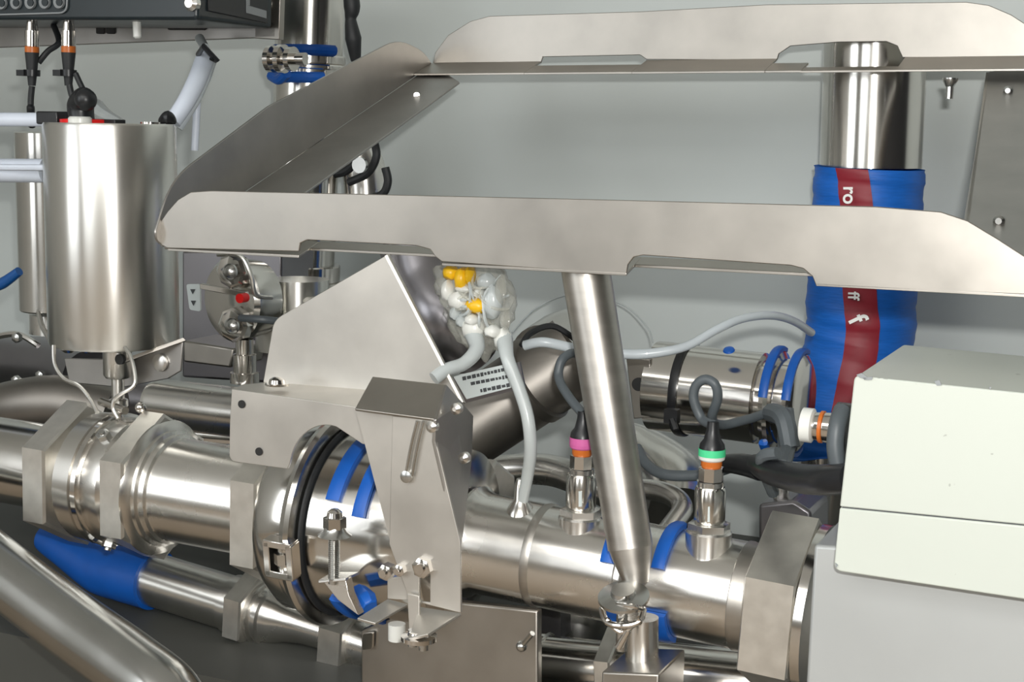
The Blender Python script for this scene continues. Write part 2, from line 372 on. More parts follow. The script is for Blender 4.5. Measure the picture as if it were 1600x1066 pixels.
# ================================================================ main pipe run
L = Line((0, 718, 1.5), (1250, 931, 1.5)); AX = L.d
t1 = thing('inlet_pipe', 'polished pipe with hexagonal union nut entering at the left picture edge', 'pipe', L.at(30))
bm = NB(); L.prof(bm, [(-420, .052), (120, .052)]); obj('pipe', bm, 'polished', t1)
bm = NB(); hexn(bm, L.at(104), L.at(138), .088); obj('union_nut', bm, 'facet', t1, angle=20)
v = thing('butterfly_valve', 'round turned steel valve body between two hexagonal nuts under the tall actuator', 'valve', L.at(150))
bm = NB(); L.prof(bm, [(138, .062), (150, .062), (151, .077), (176, .079), (178, .072)]); obj('flange', bm, 'turned', v)
bm = NB(); L.prof(bm, [(178, .072), (181, .080), (188, .080), (190, .074)]); obj('flange', bm, 'chrome', v)
bm = NB(); L.prof(bm, [(190, .074), (193, .076), (216, .076), (224, .070)]); obj('valve_body', bm, 'turned', v)
for a_ in (150, 35):
    e = UP * math.cos(R(a_)) - N * math.sin(R(a_)); c = L.at(203) + e * .074
    bm = NB(); hexn(bm, c - e * .004, c + e * .008, .0085, 0, .001); cyl(bm, c + e * .006, c + e * .011, .004, seg=12); obj('bolt', bm, 'bolt', v)
t2 = thing('pipe_spool', 'satin pipe between the hexagonal nut and the large clamp, left of the sheet bracket', 'pipe', L.at(300))
bm = NB(); hexn(bm, L.at(222), L.at(258), .088); obj('union_nut', bm, 'facet', t2, angle=20)
bm = NB(); L.prof(bm, [(256, .080), (259, .078), (263, .068), (268, .068), (270, .064), (278, .064), (280, .0605), (426, .0605)]); obj('pipe', bm, 'turned', t2)
bm = NB(); hexn(bm, L.at(424), L.at(464), .094); obj('end_nut', bm, 'facet', t2, angle=20)
# big clamp joint
t3 = thing('clamped_reducer', 'large mirror-bright pipe joint with clamp ring and blue seals under the bracket', 'pipe joint', L.at(500))
bm = NB(); L.prof(bm, [(460, .080), (472, .084), (474, .098), (492, .108), (522, .108), (530, .100)], 60); obj('clamp_ring', bm, 'polished', t3)
bm = NB(); L.prof(bm, [(525, .104), (528, .116), (536, .119), (542, .117), (546, .104)], 60); obj('band', bm, 'polished', t3)
bm = NB(); L.prof(bm, [(547, .102), (548, .1060), (551, .1060), (552, .102)], 60); obj('gasket', bm, 'rubber', t3, 'black rubber gasket')
bm = NB(); L.prof(bm, [(555, .1005), (567, .1005), (622, .098), (662, .098), (722, .094), (735, .060)], 60); obj('body', bm, 'polished', t3)
for px, a0, a1, w_ in ((588, 8, 63, .016), (588, 128, 215, .016), (630, 20, 70, .014), (630, 128, 200, .014)):
    bm = arc(NB(), L.at(px), AX, .099, w_, .006, a0, a1); obj('blue_seal', bm, 'blue', t3, 'blue silicone seal')
# buckle of the clamp ring
e = UP * math.cos(R(98)) - N * math.sin(R(98)); tz = AX.cross(e).normalized(); c = L.at(532) + e * .116
bm = NB()
for s_ in (-1, 1):
    box(bm, c + tz * s_ * .017, AX, e, tz, .017, .008, .004); box(bm, c + AX * s_ * .014, AX, e, tz, .004, .008, .019)
obj('buckle', bm, 'chrome', t3, bevel=.001)
bm = NB(); cyl(bm, c - tz * .02, c + tz * .02, .004, seg=14); hexn(bm, c - tz * .008, c + tz * .008, .008); obj('buckle_bolt', bm, 'bolt', t3)
bm = arc(NB(), L.at(528), AX, .105, .022, .006, 108, 175); obj('strap', bm, 'chrome', t3)
# T bolt in front of the joint
a, b = P(523, 793, 1.345), P(521, 912, 1.345)
bt = thing('clamp_bolt', 'upright threaded bolt with domed nut in front of the mirror-bright joint', 'bolt', b)
bm = NB(); cyl(bm, P(522, 815, 1.345), b, .0052, seg=16)
for k in range(22):
    z = P(522, 842 + k * 3.0, 1.345); lathe(bm, z, UP, [(0, .0052), (.0008, .0060), (.0016, .0052)], 14, False)
obj('rod', bm, 'bolt', bt)
bm = NB(); hexn(bm, P(523, 826, 1.345), P(523, 808, 1.345), .0115, 0, .001); lathe(bm, P(523, 808, 1.345), UP, [(0, .0085), (.005, .0075), (.008, .004), (.0085, .001)], 16); obj('nut', bm, 'chrome', bt)
bm = NB(); lathe(bm, P(523, 840, 1.345), UP, [(0, .009), (.002, .017), (.006, .012), (.011, .010)], 20); obj('washer', bm, 'bolt', bt)
bm = NB(); sheet(bm, [(497, 907, 1.34), (540, 903, 1.34), (562, 893, 1.40), (520, 893, 1.40)], .003); sheet(bm, [(504, 908), (540, 906), (545, 930), (560, 962), (528, 938)], .012, 1.345); obj('foot_plate', bm, 'turned', bt, bevel=.0006)

# sensor pipe
L2 = Line((740, 846, 1.5), (1240, 947, 1.5))
t4 = thing('sensor_pipe', 'bright steel measuring pipe carrying two plugged sensors, right of the bracket', 'pipe', L2.at(950))
bm = NB(); L2.prof(bm, [(738, .058), (744, .0595), (750, .0555), (760, .0530), (846, .0530), (848, .0530), (1200, .0530)], 60); obj('pipe', bm, 'turned', t4)
bm = NB(); L2.prof(bm, [(844, .0530), (848, .0543), (853, .0543), (857, .0530)], 60); obj('weld_seam', bm, 'brushed', t4)
bm = NB(); L2.prof(bm, [(1158, .0525), (1160, .0541), (1166, .0541), (1169, .0534), (1184, .0541), (1187, .0530)], 60); obj('weld_seam', bm, 'brushed', t4)
bm = NB(); hexn(bm, L2.at(1192), L2.at(1268), .090, 0, .003); obj('union_nut', bm, 'facet', t4, angle=20)
bm = NB(); L2.prof(bm, [(1266, .076), (1270, .083), (1284, .083), (1290, .075), (1320, .06), (1420, .06)], 60); obj('end_ring', bm, 'polished', t4)
# small nipple for the clear tube
c = P(814, 790, 1.485); bm = NB(); lathe(bm, c - UP * .012, UP, [(0, .017), (.006, .016), (.012, .012), (.018, .0075), (.034, .0068), (.04, .005)], 20); obj('hose_nipple', bm, 'turned', t4)
# bosses
SENS = [(905, 836, .0), (1104, 868, .0)]
def sensor(px, py, ring, lab, grp):
    D = 1.485; base = P(px, py, D)
    bs = NB(); lathe(bs, base - UP * .012, UP, [(0, .033), (.005, .0275), (.011, .0235), (.016, .0225), (.037, .0225), (.039, .021)], 36); obj('sensor_boss', bs, 'turned', t4)
    b = base + UP * .0265; t = thing('pressure_sensor', lab, 'sensor', b, grp); k_ = .78; z = lambda h: b + UP * h * k_
    bm = NB(); hexn(bm, z(0), z(.010), .0210, 0, .001); obj('hex_base', bm, 'turned', t)
    bm = NB(); lathe(bm, z(.01), UP, [(p_ * k_, q_ * .87) for p_, q_ in [(0, .016), (.003, .0175), (.042, .0175), (.046, .016), (.0465, .0145)]], 32); obj('housing', bm, 'polished', t)
    bm = NB(); sheet(bm, [(px - 2, py - 78, D - .0165), (px + 3, py - 78, D - .0165), (px + 3, py - 54, D - .0165), (px - 2, py - 54, D - .0165)], .001); obj('type_strip', bm, 'label', t)
    bm = NB(); lathe(bm, z(.056), UP, [(p_ * k_, q_ * .87) for p_, q_ in [(0, .0145), (.006, .0145), (.007, .0155)]], 24)
    for k in range(6):
        an = k * math.pi / 3; box(bm, z(.059) + (U * math.cos(an) - N * math.sin(an)) * .0113, U, N, UP, .0016, .0016, .0024)
    obj('lock_ring', bm, 'bolt', t)
    bm = NB(); hexn(bm, z(.063), z(.081), .0122, R(30), .001, 8); obj('coupling_nut', bm, 'chrome', t)
    bm = NB(); lathe(bm, z(.081), UP, [(p_ * k_, q_ * .87) for p_, q_ in [(0, .0110), (.002, .0118), (.009, .0118)]], 24); obj('seal_ring', bm, 'orange', t, 'orange seal ring')
    bm = NB(); lathe(bm, z(.089), UP, [(p_ * k_, q_ * .87) for p_, q_ in [(0, .0125), (.002, .0145), (.006, .0150), (.006, .0148)]], 24); obj('white_ring', bm, 'pvc' if ring == 'green' else ring, t)
    bm = NB(); lathe(bm, z(.095), UP, [(p_ * k_, q_ * .87) for p_, q_ in [(0, .0152), (.009, .0150)]], 24); obj('colour_ring', bm, ring, t, ring + ' marking ring')
    bm = NB(); lathe(bm, z(.104), UP, [(p_ * k_, q_ * .87) for p_, q_ in [(0, .0145), (.006, .0135), (.012, .0095), (.024, .007), (.034, .0062)]], 24); obj('boot', bm, 'black', t)
    return z
z1 = sensor(906, 846, 'pink', 'left sensor with a pink ring, plugged upright into the measuring pipe', 'sensors on the measuring pipe')
z2 = sensor(1106, 870, 'green', 'right sensor with a green ring, plugged upright into the measuring pipe', 'sensors on the measuring pipe')
bm = NB(); p = z1(.134); tube(bm, [p, P(890, 622, 1.50), P(873, 590, 1.52), P(880, 560, 1.53), P(905, 555, 1.56), P(925, 600, 1.6), P(930, 640, 1.65)], .0048, 12)
tag(obj('sensor_cable', bm, 'cable'), 'grey cable looping over the sensor with the pink ring', 'cable')
bm = NB(); p = z2(.134); tube(bm, [p, P(1097, 655, 1.50), P(1084, 624, 1.50), P(1088, 602, 1.50), P(1103, 593, 1.50), P(1118, 602, 1.50), P(1121, 624, 1.505), P(1112, 655, 1.52), P(1130, 664, 1.55), P(1170, 655, 1.58), P(1215, 645, 1.62), P(1222, 690, 1.6), P(1218, 715, 1.58)], .0048, 12)
tag(obj('sensor_cable', bm, 'cable'), 'grey cable in a tight upright loop over the sensor with the green ring', 'cable')
bm = NB(); tube(bm, T((995, 700, 1.62), (1010, 725, 1.60), (1040, 742, 1.58), (1100, 742, 1.58), (1150, 728, 1.57), (1190, 722, 1.55)), .0058, 12)
tag(obj('grey_cable', bm, 'cable'), 'grey cable passing behind the sensor with the green ring', 'cable')
bm = NB(); tube(bm, T((1122, 724, 1.56), (1160, 726, 1.53), (1190, 733, 1.5)), [.008, .011, .012], 14); tube(bm, T((1180, 724, 1.49), (1205, 737, 1.46), (1250, 748, 1.42), (1290, 750, 1.38), (1330, 748, 1.36)), [.009, .0125, .0135, .0135, .0135], 18)
tag(obj('black_cable', bm, 'black'), 'thick shiny black cable entering the white box from the left', 'cable')
# cluster of cable ties on it
bm = NB(); tube(bm, T((1228, 640, 1.60), (1232, 690, 1.58), (1222, 730, 1.50)), .008, 10); tube(bm, T((1205, 645, 1.6), (1225, 655, 1.57), (1235, 700, 1.56)), .010, 10); tube(bm, T((1208, 770, 1.52), (1190, 718, 1.46), (1215, 708, 1.45)), .006, 10)
tag(obj('cable_bundle', bm, 'cable'), 'dark bundle of cables beside the blue clamp seals', 'cable')

# clamp at the middle of the sensor pipe
kc = thing('pipe_clamp', 'pipe clamp with blue lining and wing nut under the slanted tube', 'clamp', L2.at(995))
for px, a0, a1, w_ in ((977, 26, 66, .015), (1052, -14, 62, .013), (1052, 108, 165, .022), (992, 112, 165, .018)):
    bm = arc(NB(), L2.at(px), AX, .0535, w_, .007, a0, a1); obj('lining', bm, 'blue', kc, 'blue rubber lining')
bm = arc(NB(), L2.at(1006), AX, .0532, .026, .006, 40, 112); obj('clamp_band', bm, 'chrome', kc)
c = P(975, 938, 1.375); bm = NB(); lathe(bm, c, UP + N * -.35, [(0, .018), (.002, .024), (.005, .024), (.007, .012), (.012, .011)], 30); obj('washer', bm, 'bolt', kc)
bm = NB(); tube(bm, T((940, 950, 1.37), (948, 972, 1.36), (972, 978, 1.355), (998, 972, 1.36), (1006, 952, 1.37)), .0030, 10)
tube(bm, T((940, 950, 1.37), (958, 945, 1.36), (990, 948, 1.355), (1006, 952, 1.37)), .0022, 8); tube(bm, T((948, 968, 1.36), (972, 988, 1.36), (1000, 966, 1.36)), .0028, 8)
obj('wing_nut', bm, 'chrome', kc)
bm = NB(); cyl(bm, P(971, 1016, 1.37), P(973, 930, 1.37), .0055, seg=14); obj('bolt', bm, 'bolt', kc)
bm = NB(); cyl(bm, P(966, 1012, 1.36), P(982, 985, 1.36), .0040, .003, seg=12); obj('pin', bm, 'chrome', kc)
# stand block below
sb = thing('pipe_stand', 'square steel block with a short round neck below the pipe clamp', 'stand', P(1000, 1066, 1.38))
bm = NB(); cyl(bm, P(1003, 1046, 1.42), P(1003, 965, 1.42), .016, seg=30); lathe(bm, P(1003, 1046, 1.42), UP, [(0, .021), (.008, .016)], 30); obj('neck', bm, 'turned', sb)
bm = NB(); a = P(940, 1050, 1.37); b = P(1030, 1054, 1.37); prism(bm, [a, b, b - UP * .12, a - UP * .12], N * .075); obj('block', bm, 'plate', sb, bevel=.002)

# ================================================================ sheet bracket
B = thing('sheet_bracket', 'folded stainless steel bracket with curved cut-out and upright slotted plate', 'bracket', P(640, 960, 1.33))
bm = NB(); sheet(bm, rnd([(605, 398), (428, 500), (411, 598), (560, 612), (724, 628)], [3, 14, 0, 0, 3]), .003, 1.43); obj('gusset', bm, 'bright', B, 'five-sided upright sheet above the bracket', bevel=.0009)
bm = NB(); sheet(bm, [(605, 398, 1.43), (724, 628, 1.43), (728, 630, 1.445), (609, 397, 1.445)], .003); obj('gusset_lip', bm, 'bright', B)
bm = NB(); sheet(bm, [(362, 608, 1.36), (380, 601, 1.42), (432, 596, 1.435), (640, 612, 1.435), (600, 642, 1.36)], .003); obj('ledge', bm, 'bright', B, bevel=.0006)
arcp = [(452 + 0, 727)] + [(453 + 53 * (1 - math.cos(R(a_))) * 1.0, 727 - 66 * math.sin(R(a_))) for a_ in range(8, 106, 8)]
arcp = [(p_[0] + (i / 12) * 6, p_[1] + i * .3) for i, p_ in enumerate(arcp)]
bm = NB(); sheet(bm, [(362, 608), (600, 642), (600, 700), (566, 694)] + arcp[::-1] + rnd([(449, 733), (358, 721), (359, 660)], [0, 12, 0])[0:], .003, 1.36); obj('front_plate', bm, 'bright', B, bevel=.0006)
for x, y in ((377, 632), (404, 706)):
    c = P(x, y, 1.3585); bm = NB(); cyl(bm, c, c + N * .002, .0042, seg=18); obj('hole', bm, 'hole', B)
c = P(433, 602, 1.39); bm = NB(); lathe(bm, c, UP, [(0, .0125), (.002, .0125), (.0021, .009), (.006, .008), (.0085, .004), (.009, .0005)], 24); obj('screw', bm, 'chrome', B)
# cover cap and upright plate
bm = NB(); sheet(bm, [(582, 588, 1.345), (698, 601, 1.345), (682, 656, 1.30), (554, 639, 1.30)], .003); obj('cap', bm, 'plate', B, 'darker folded cap', bevel=.0009)
bm = NB(); sheet(bm, [(698, 601, 1.345), (722, 628, 1.38), (740, 650, 1.42), (737, 720, 1.42), (722, 850, 1.36), (719, 860, 1.312), (681, 690, 1.302), (682, 656, 1.30)], .003); obj('side_plate', bm, 'plated', B, bevel=.0009, smooth=False)
bm = NB(); sheet(bm, [(556, 640), (614, 650), (612, 856)], .003, 1.312); obj('wing', bm, 'bright', B, 'slanted left wing of the upright plate')
bm = NB(); sheet(bm, [(613, 650), (682, 657), (681, 690), (719, 846), (720, 958), (640, 938), (636, 1002), (640, 1002), (638, 935), (608, 868)][:6] + [(672, 942), (672, 898), (662, 893), (655, 902), (655, 935), (638, 933), (608, 850)], .003, 1.306); obj('upright_plate', bm, 'bright', B, bevel=.0006)
bm = NB(); tube(bm, T((652, 658, 1.303), (644, 690, 1.303), (638, 720, 1.303), (634, 744, 1.303)), .0016, 8); tube(bm, T((662, 658, 1.303), (653, 695, 1.303), (644, 744, 1.303)), .0014, 8); obj('slot_rim', bm, 'bolt', B)
c = P(635, 745, 1.303); bm = NB(); lathe(bm, c + N * .003, -N, [(0, .0062), (.0045, .0058), (.0055, .003)], 18); obj('slot_pin', bm, 'bolt', B)
for x, y, d in ((672, 668, 1.302), (710, 640, 1.335), (722, 717, 1.35)):
    c = P(x, y, d - .004); bm = NB(); lathe(bm, c + N * .008, -N, [(0, .0055), (.006, .0055), (.0085, .002)], 16); obj('rivet', bm, 'turned', B)
for q in ([(638, 935), (640, 1000), (700, 975), (720, 958)],):
    bm = NB(); sheet(bm, [(636, 928, 1.300), (640, 1000, 1.300), (655, 985, 1.300), (655, 932, 1.300)], .003); obj('lower_tab', bm, 'bright', B, bevel=.0005)
bm = NB(); sheet(bm, [(638, 998, 1.265), (668, 991, 1.265), (720, 958, 1.312), (655, 948, 1.312)], .003); obj('foot', bm, 'bright', B, bevel=.0006)
bm = NB(); sheet(bm, [(558, 966, 1.285), (586, 974, 1.285), (637, 944, 1.33), (606, 936, 1.33)], .003); obj('bent_tab', bm, 'bright', B, bevel=.0006)
bm = NB(); sheet(bm, [(605, 904), (638, 900), (638, 938), (605, 936)], .003, 1.325); obj('square_tab', bm, 'bright', B, bevel=.0006)
for x, y, r_ in ((605, 893, .008), (662, 886, .010), (627, 890, .006)):
    c = P(x, y, 1.305); bm = NB(); hexn(bm, c + N * .006, c - N * .006, r_, .3, .001); cyl(bm, c, c - N * .010, r_ * .5, seg=12); obj('bolt', bm, 'chrome', B)
for x, y in ((645, 1010), (662, 1016)):
    bm = NB(); cyl(bm, P(x, y - 26, 1.28), P(x, y, 1.28), .0045, seg=12); obj('stud', bm, 'bolt', B)
bm = NB(); lathe(bm, P(655, 1000, 1.28), UP, [(0, .017), (.004, .017), (.005, .011), (.008, .010)], 20); obj('stud_washer', bm, 'chrome', B)
# blue cable tie end beside the bracket
bm = NB(); tube(bm, T((560, 925, 1.39), (572, 940, 1.375), (578, 950, 1.37)), [.009, .012, .008], 8); tag(obj('blue_plug', bm, 'blue'), 'small blue silicone plug left of the square bracket tab', 'plug')

# ================================================================ wrapped pump head with tubes
W = thing('wrapped_valve', 'valve with yellow and white parts wrapped in clear film, behind the bracket', 'valve', P(745, 480, 1.50))
bm = NB(); bmesh.ops.create_icosphere(bm, subdivisions=4, radius=1)
c = P(744, 472, 1.52)
for v_ in bm.verts:
    q = v_.co.copy(); n_ = 1 + .07 * math.sin(q.x * 9 + q.z * 5) + .05 * math.sin(q.y * 13 + q.z * 11) + .04 * math.sin(q.x * 17 - q.z * 19)
    v_.co = c + U * q.x * .042 * n_ * (1.05 if q.z > 0 else .88) + N * q.y * .03 * n_ + UP * q.z * .056 * n_ + U * (-.010 * q.z)
obj('film_wrap', bm, 'film', W, 'crumpled clear film', angle=80)
def blob(name, x, y, d, rx, rz, m):
    bm = NB(); bmesh.ops.create_icosphere(bm, subdivisions=2, radius=1); c = P(x, y, d)
    for v_ in bm.verts: v_.co = c + U * v_.co.x * rx + N * v_.co.y * .010 + UP * v_.co.z * rz * (1 + .2 * math.sin(v_.co.x * 7))
    return obj(name, bm, m, W)
blob('yellow_lever', 745, 478, 1.485, .013, .0085, 'yellow'); blob('yellow_lever', 722, 436, 1.487, .008, .012, 'yellow'); blob('yellow_lever', 705, 426, 1.49, .009, .008, 'yellow'); blob('yellow_lever', 735, 430, 1.488, .005, .011, 'yellow')
blob('white_cap', 716, 470, 1.486, .012, .010, 'pvc'); blob('white_cap', 739, 514, 1.487, .013, .012, 'pvc'); blob('white_cap', 786, 530, 1.495, .010, .012, 'pvc'); blob('grey_cap', 770, 472, 1.486, .011, .018, 'tubing')
blob('white_cap', 738, 500, 1.482, .008, .006, 'pvc')
for x, y, a_, b_, m_ in ((700, 455, .007, .012, 'pvc'), (712, 490, .006, .008, 'tubing'), (728, 452, .012, .004, 'pvc'), (760, 440, .011, .009, 'tubing'), (783, 455, .006, .016, 'film'), (757, 505, .007, .009, 'film'), (770, 518, .009, .007, 'pvc'), (722, 502, .006, .007, 'tubing'), (790, 500, .005, .010, 'film'), (748, 458, .006, .006, 'pvc')):
    blob('film_fold' if m_ != 'pvc' else 'white_piece', x, y, 1.488, a_, b_, m_)
for k in range(18):                                      # creases of the film
    a_ = random.uniform(0, 6.28); x0, y0 = 748 + 48 * math.cos(a_), 470 + 55 * math.sin(a_)
    bm = NB(); tube(bm, T((x0, y0, 1.494), ((x0 + 745) / 2 + random.uniform(-9, 9), (y0 + 470) / 2 + 5, 1.478), (748 + random.uniform(-18, 18), 468 + random.uniform(-25, 25), 1.480)), [.0012, .0018, .0008], 6); obj('crease', bm, 'tubing' if k % 2 else 'film', W)
bm = NB(); tube(bm, T((738, 518, 1.49), (745, 545, 1.475), (725, 568, 1.455), (698, 578, 1.435), (678, 592, 1.422)), [.010, .008, .007, .007, .007], 16)
tag(obj('clear_tube', bm, 'tubing'), 'short clear tube bending left behind the sheet bracket', 'tube')
bm = NB(); tube(bm, T((788, 530, 1.495), (793, 560, 1.475), (810, 605, 1.47), (824, 650, 1.465), (829, 700, 1.465), (824, 745, 1.475), (815, 790, 1.485)), [.009, .007, .0066, .0066, .0066, .0063, .0058], 16)
tag(obj('clear_tube', bm, 'tubing'), 'long clear tube hanging from the wrapped valve down to the measuring pipe', 'tube')
LB = thing('text_label', 'white label plate with three lines of small print beside the bracket', 'label', P(760, 598, 1.50))
bm = NB(); sheet(bm, [(702, 590, 1.50), (812, 566, 1.50), (820, 606, 1.50), (727, 630, 1.50)], .003); obj('backing', bm, 'purple', LB)
bm = NB(); sheet(bm, [(708, 588, 1.497), (805, 566, 1.497), (806, 604, 1.497), (729, 624, 1.497)], .0015); obj('plate', bm, 'label', LB)
for r_, (x0, y0, x1, y1) in enumerate([(722, 592, 790, 577), (735, 600, 796, 588), (750, 611, 799, 601)]):
    x = x0; bm = NB()
    while x < x1 - 3:
        w_ = random.uniform(3, 7); yy = y0 + (y1 - y0) * (x - x0) / (x1 - x0)
        h = random.choice((4, 5, 6)); sheet(bm, [(x, yy - h / 2, 1.4965), (x + w_, yy - w_ * .22 - h / 2, 1.4965), (x + w_ + 1, yy - w_ * .22 + h / 2, 1.4965), (x + 1, yy + h / 2, 1.4965)], .0004); x += w_ + 1.5
    obj('print_line', bm, 'ink', LB, smooth=False)
# curved dark hood behind the gusset and thick pipe
H = thing('pipe_elbow', 'thick dark satin pipe bending down behind the wrapped valve', 'pipe', P(700, 560, 1.75))
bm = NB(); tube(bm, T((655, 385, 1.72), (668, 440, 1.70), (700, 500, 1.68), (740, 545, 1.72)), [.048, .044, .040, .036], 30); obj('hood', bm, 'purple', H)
t5 = thing('slanting_pipe', 'thick dull pipe slanting down to the left behind the label', 'pipe', P(800, 610, 1.8))
bm = NB(); a, b = P(900, 555, 1.78), P(700, 690, 1.70); cyl(bm, a, b, .050, .048, 40); obj('pipe', bm, 'dull', t5)
bm = NB(); tube(bm, T((930, 548, 1.96), (905, 535, 1.94), (880, 540, 1.90), (850, 562, 1.82)), .044, 30); obj('elbow', bm, 'polished', t5)
bm = NB(); cyl(bm, P(845, 590, 1.75), P(832, 598, 1.75), .054, seg=40); obj('weld_ring', bm, 'dull', t5)
bm = NB(); tube(bm, T((815, 540, 1.6), (830, 520, 1.62), (865, 510, 1.64), (905, 535, 1.66)), .0035, 8); tag(obj('thin_cable', bm, 'rubber'), 'thin black cord arching left of the slanted tube', 'cable')
bm = NB(); tube(bm, T((820, 540, 1.58), (850, 535, 1.58), (900, 545, 1.6), (960, 552, 1.62), (1010, 553, 1.63), (1070, 542, 1.65), (1120, 515, 1.68), (1160, 498, 1.72), (1205, 493, 1.78), (1240, 502, 1.85), (1268, 520, 1.92)), [.0055] * 5 + [.0048] * 6, 12)
tag(obj('white_tube', bm, 'hose'), 'thin white tube arching across behind the slanted tube to the column', 'tube')
bm = NB(); tube(bm, T((800, 520, 2.2), (840, 480, 2.25), (900, 460, 2.28), (970, 475, 2.26), (1010, 510, 2.2), (1020, 535, 2.15)), .0013, 8)
tag(obj('thin_wire', bm, 'tubing'), 'very thin clear line hanging in an arch before the wall', 'wire')

# ================================================================ lying actuator behind
C2 = Line((1005, 600, 1.85), (1265, 632, 1.85))
h = thing('lying_actuator', 'lying polished cylinder with a black cable tie, left of the blue column', 'actuator', C2.at(1100))
bm = NB(); C2.prof(bm, [(1022, .050), (1024, .054), (1190, .054), (1192, .050)], 50); obj('cylinder', bm, 'polished', h)
bm = NB(); C2.prof(bm, [(1190, .046), (1203, .046), (1205, .058), (1212, .060), (1218, .058), (1222, .050), (1236, .050), (1240, .058), (1247, .060), (1254, .056), (1260, .046)], 50); obj('clamp_ferrule', bm, 'chrome', h)
for px in (1212, 1247):
    for a0, a1 in ((-20, 78), (135, 200)):
        bm = arc(NB(), C2.at(px), C2.d, .0585, .010, .006, a0, a1); obj('blue_seal', bm, 'blue', h, 'blue seal')
bm = arc(NB(), C2.at(1073), C2.d, .0545, .010, .003, 0, 360, 50); obj('cable_tie', bm, 'black', h, 'black cable tie')
c = P(1050, 650, 1.76); bm = NB(); box(bm, c, U, N, UP, .008, .006, .008); tube(bm, T((1050, 655, 1.755), (1056, 672, 1.75)), .004, 6, smooth=False); obj('tie_head', bm, 'black', h)
bm = NB(); c = P(1139, 548, 1.80); lathe(bm, c, UP - N * .5, [(0, .007), (.002, .006), (.003, .002)], 16); obj('blue_plug', bm, 'blue', h)
bm = NB(); sheet(bm, [(978, 558), (1016, 562), (1016, 652), (990, 655)], .02, 1.80); obj('end_plate', bm, 'plate', h, bevel=.001)
bm = NB(); c = P(997, 601, 1.797); cyl(bm, c, c + N * .004, .008, seg=20); obj('hole', bm, 'hole', h)
# connector into the box
cn = thing('box_connector', 'nickel plug with orange ring pushed into the side of the white box', 'connector', P(1290, 668, 1.42))
CN = Line((1250, 663, 1.42), (1330, 673, 1.42))
for nm, q, m_ in (('plug_nut', [(1252, .013), (1254, .0155), (1270, .0155), (1272, .013)], 'pvc'), ('barrel', [(1272, .012), (1280, .013), (1300, .013)], 'chrome'), ('seal_ring', [(1281, .0133), (1282, .0145), (1287, .0145), (1288, .0133)], 'orange'), ('collar', [(1289, .0135), (1302, .0142)], 'chrome'), ('gland', [(1302, .016), (1306, .024), (1330, .024)], 'black')):
    bm = NB(); CN.prof(bm, q, 28); obj(nm, bm, m_, cn)
bm = NB(); sheet(bm, [(1250, 0), (1250, 0), (1250, 0)], .001, 1.4) if False else tube(bm, T((1316, 640, 1.40), (1308, 665, 1.385), (1305, 700, 1.38), (1312, 740, 1.38)), .0075, 12); tag(obj('grey_gland_hose', bm, 'cable'), 'short grey hose curling down the left side of the white box', 'hose')

# ================================================================ white junction box and steel housing
J = thing('junction_box', 'ivory enamelled box with chipped corners at the right picture edge', 'box', P(1450, 900, 1.30))
def boxpx(q, D, depth): return sheet(NB(), q, 0, D, N * depth)
obj('lid', boxpx(rnd([(1335, 587), (1720, 627), (1720, 832), (1312, 792)], [9, 0, 0, 0]), 1.30, .20), 'box', J, bevel=.0012)
obj('seam', boxpx([(1316, 780), (1720, 821), (1720, 850), (1316, 803)], 1.3015, .197), 'ink', J, smooth=False)
obj('base', boxpx(rnd([(1312, 794), (1720, 834), (1720, 955), (1302, 892)], [0, 0, 0, 14]), 1.30, .20), 'box', J, bevel=.0012)
for q in ([(1338, 586), (1346, 583), (1356, 590), (1352, 593), (1343, 590)], [(1460, 596), (1468, 594), (1471, 602), (1464, 603)], [(1349, 590), (1364, 589), (1362, 594), (1350, 594)], [(1305, 880), (1309, 884), (1306, 888)], [(1545, 605), (1549, 605), (1547, 609)]):
    obj('paint_chip', boxpx(q, 1.2985, .0012), 'gray', J, smooth=False)
Hs = thing('steel_housing', 'plain brushed steel housing below the white box, bottom right', 'housing', P(1450, 1060, 1.36))
obj('shell', boxpx([(1272, 852), (1720, 880), (1720, 1300), (1246, 1300)], 1.34, .30), 'matte', Hs, bevel=.003)

# ================================================================ tall actuator
CY = P(174, 540, 1.60); r = 101 * sc(174, 1.60)
Z = thing('valve_actuator', 'tall bright steel actuator cylinder standing on the valve at left', 'actuator', CY)
Ht = (P(174, 196, 1.6) - P(178, 540, 1.6)).length; CYa = P(179, 537, 1.6)
axis = P(171, 196, 1.6) - CYa; axis = (axis * .5 + UP * axis.length * .5).normalized()
bm = NB(); lathe(bm, CYa, axis, [(0, r - .006), (.001, r - .002), (.004, r), (Ht - .003, r), (Ht, r - .002)], 72); obj('cylinder', bm, 'satin', Z)
tp = CYa + axis * Ht
bm = NB(); lathe(bm, tp - U * .03 - N * .01, UP, [(0, .030), (.004, .030), (.005, .022)], 30); obj('top_ring', bm, 'redp', Z, 'red indicator ring')
bm = NB(); q = P(125, 190, 1.56); lathe(bm, q, UP, [(-.004, .014), (.004, .014), (.006, .012)], 20); obj('plug_base', bm, 'pvc', Z)
bm = NB(); q = P(90, 192, 1.6); box(bm, q + UP * .006, U, N, UP, .017, .02, .008); obj('solenoid', bm, 'black', Z, bevel=.002)
bm = NB(); q = P(172, 193, 1.6); box(bm, q + UP * .002, U, N, UP, .016, .01, .003); obj('solenoid', bm, 'black', Z, bevel=.001)
bm = NB(); q = P(235, 196, 1.6); cyl(bm, q - UP * .004, q + UP * .004, .012, seg=20); obj('fitting', bm, 'chrome', Z)
bm = NB(); lathe(bm, P(183, 540, 1.575), -UP, [(-.004, .0175), (.036, .0175), (.040, .015), (.042, .008), (.066, .008), (.068, .012), (.076, .012)], 28); obj('stem', bm, 'turned', Z)
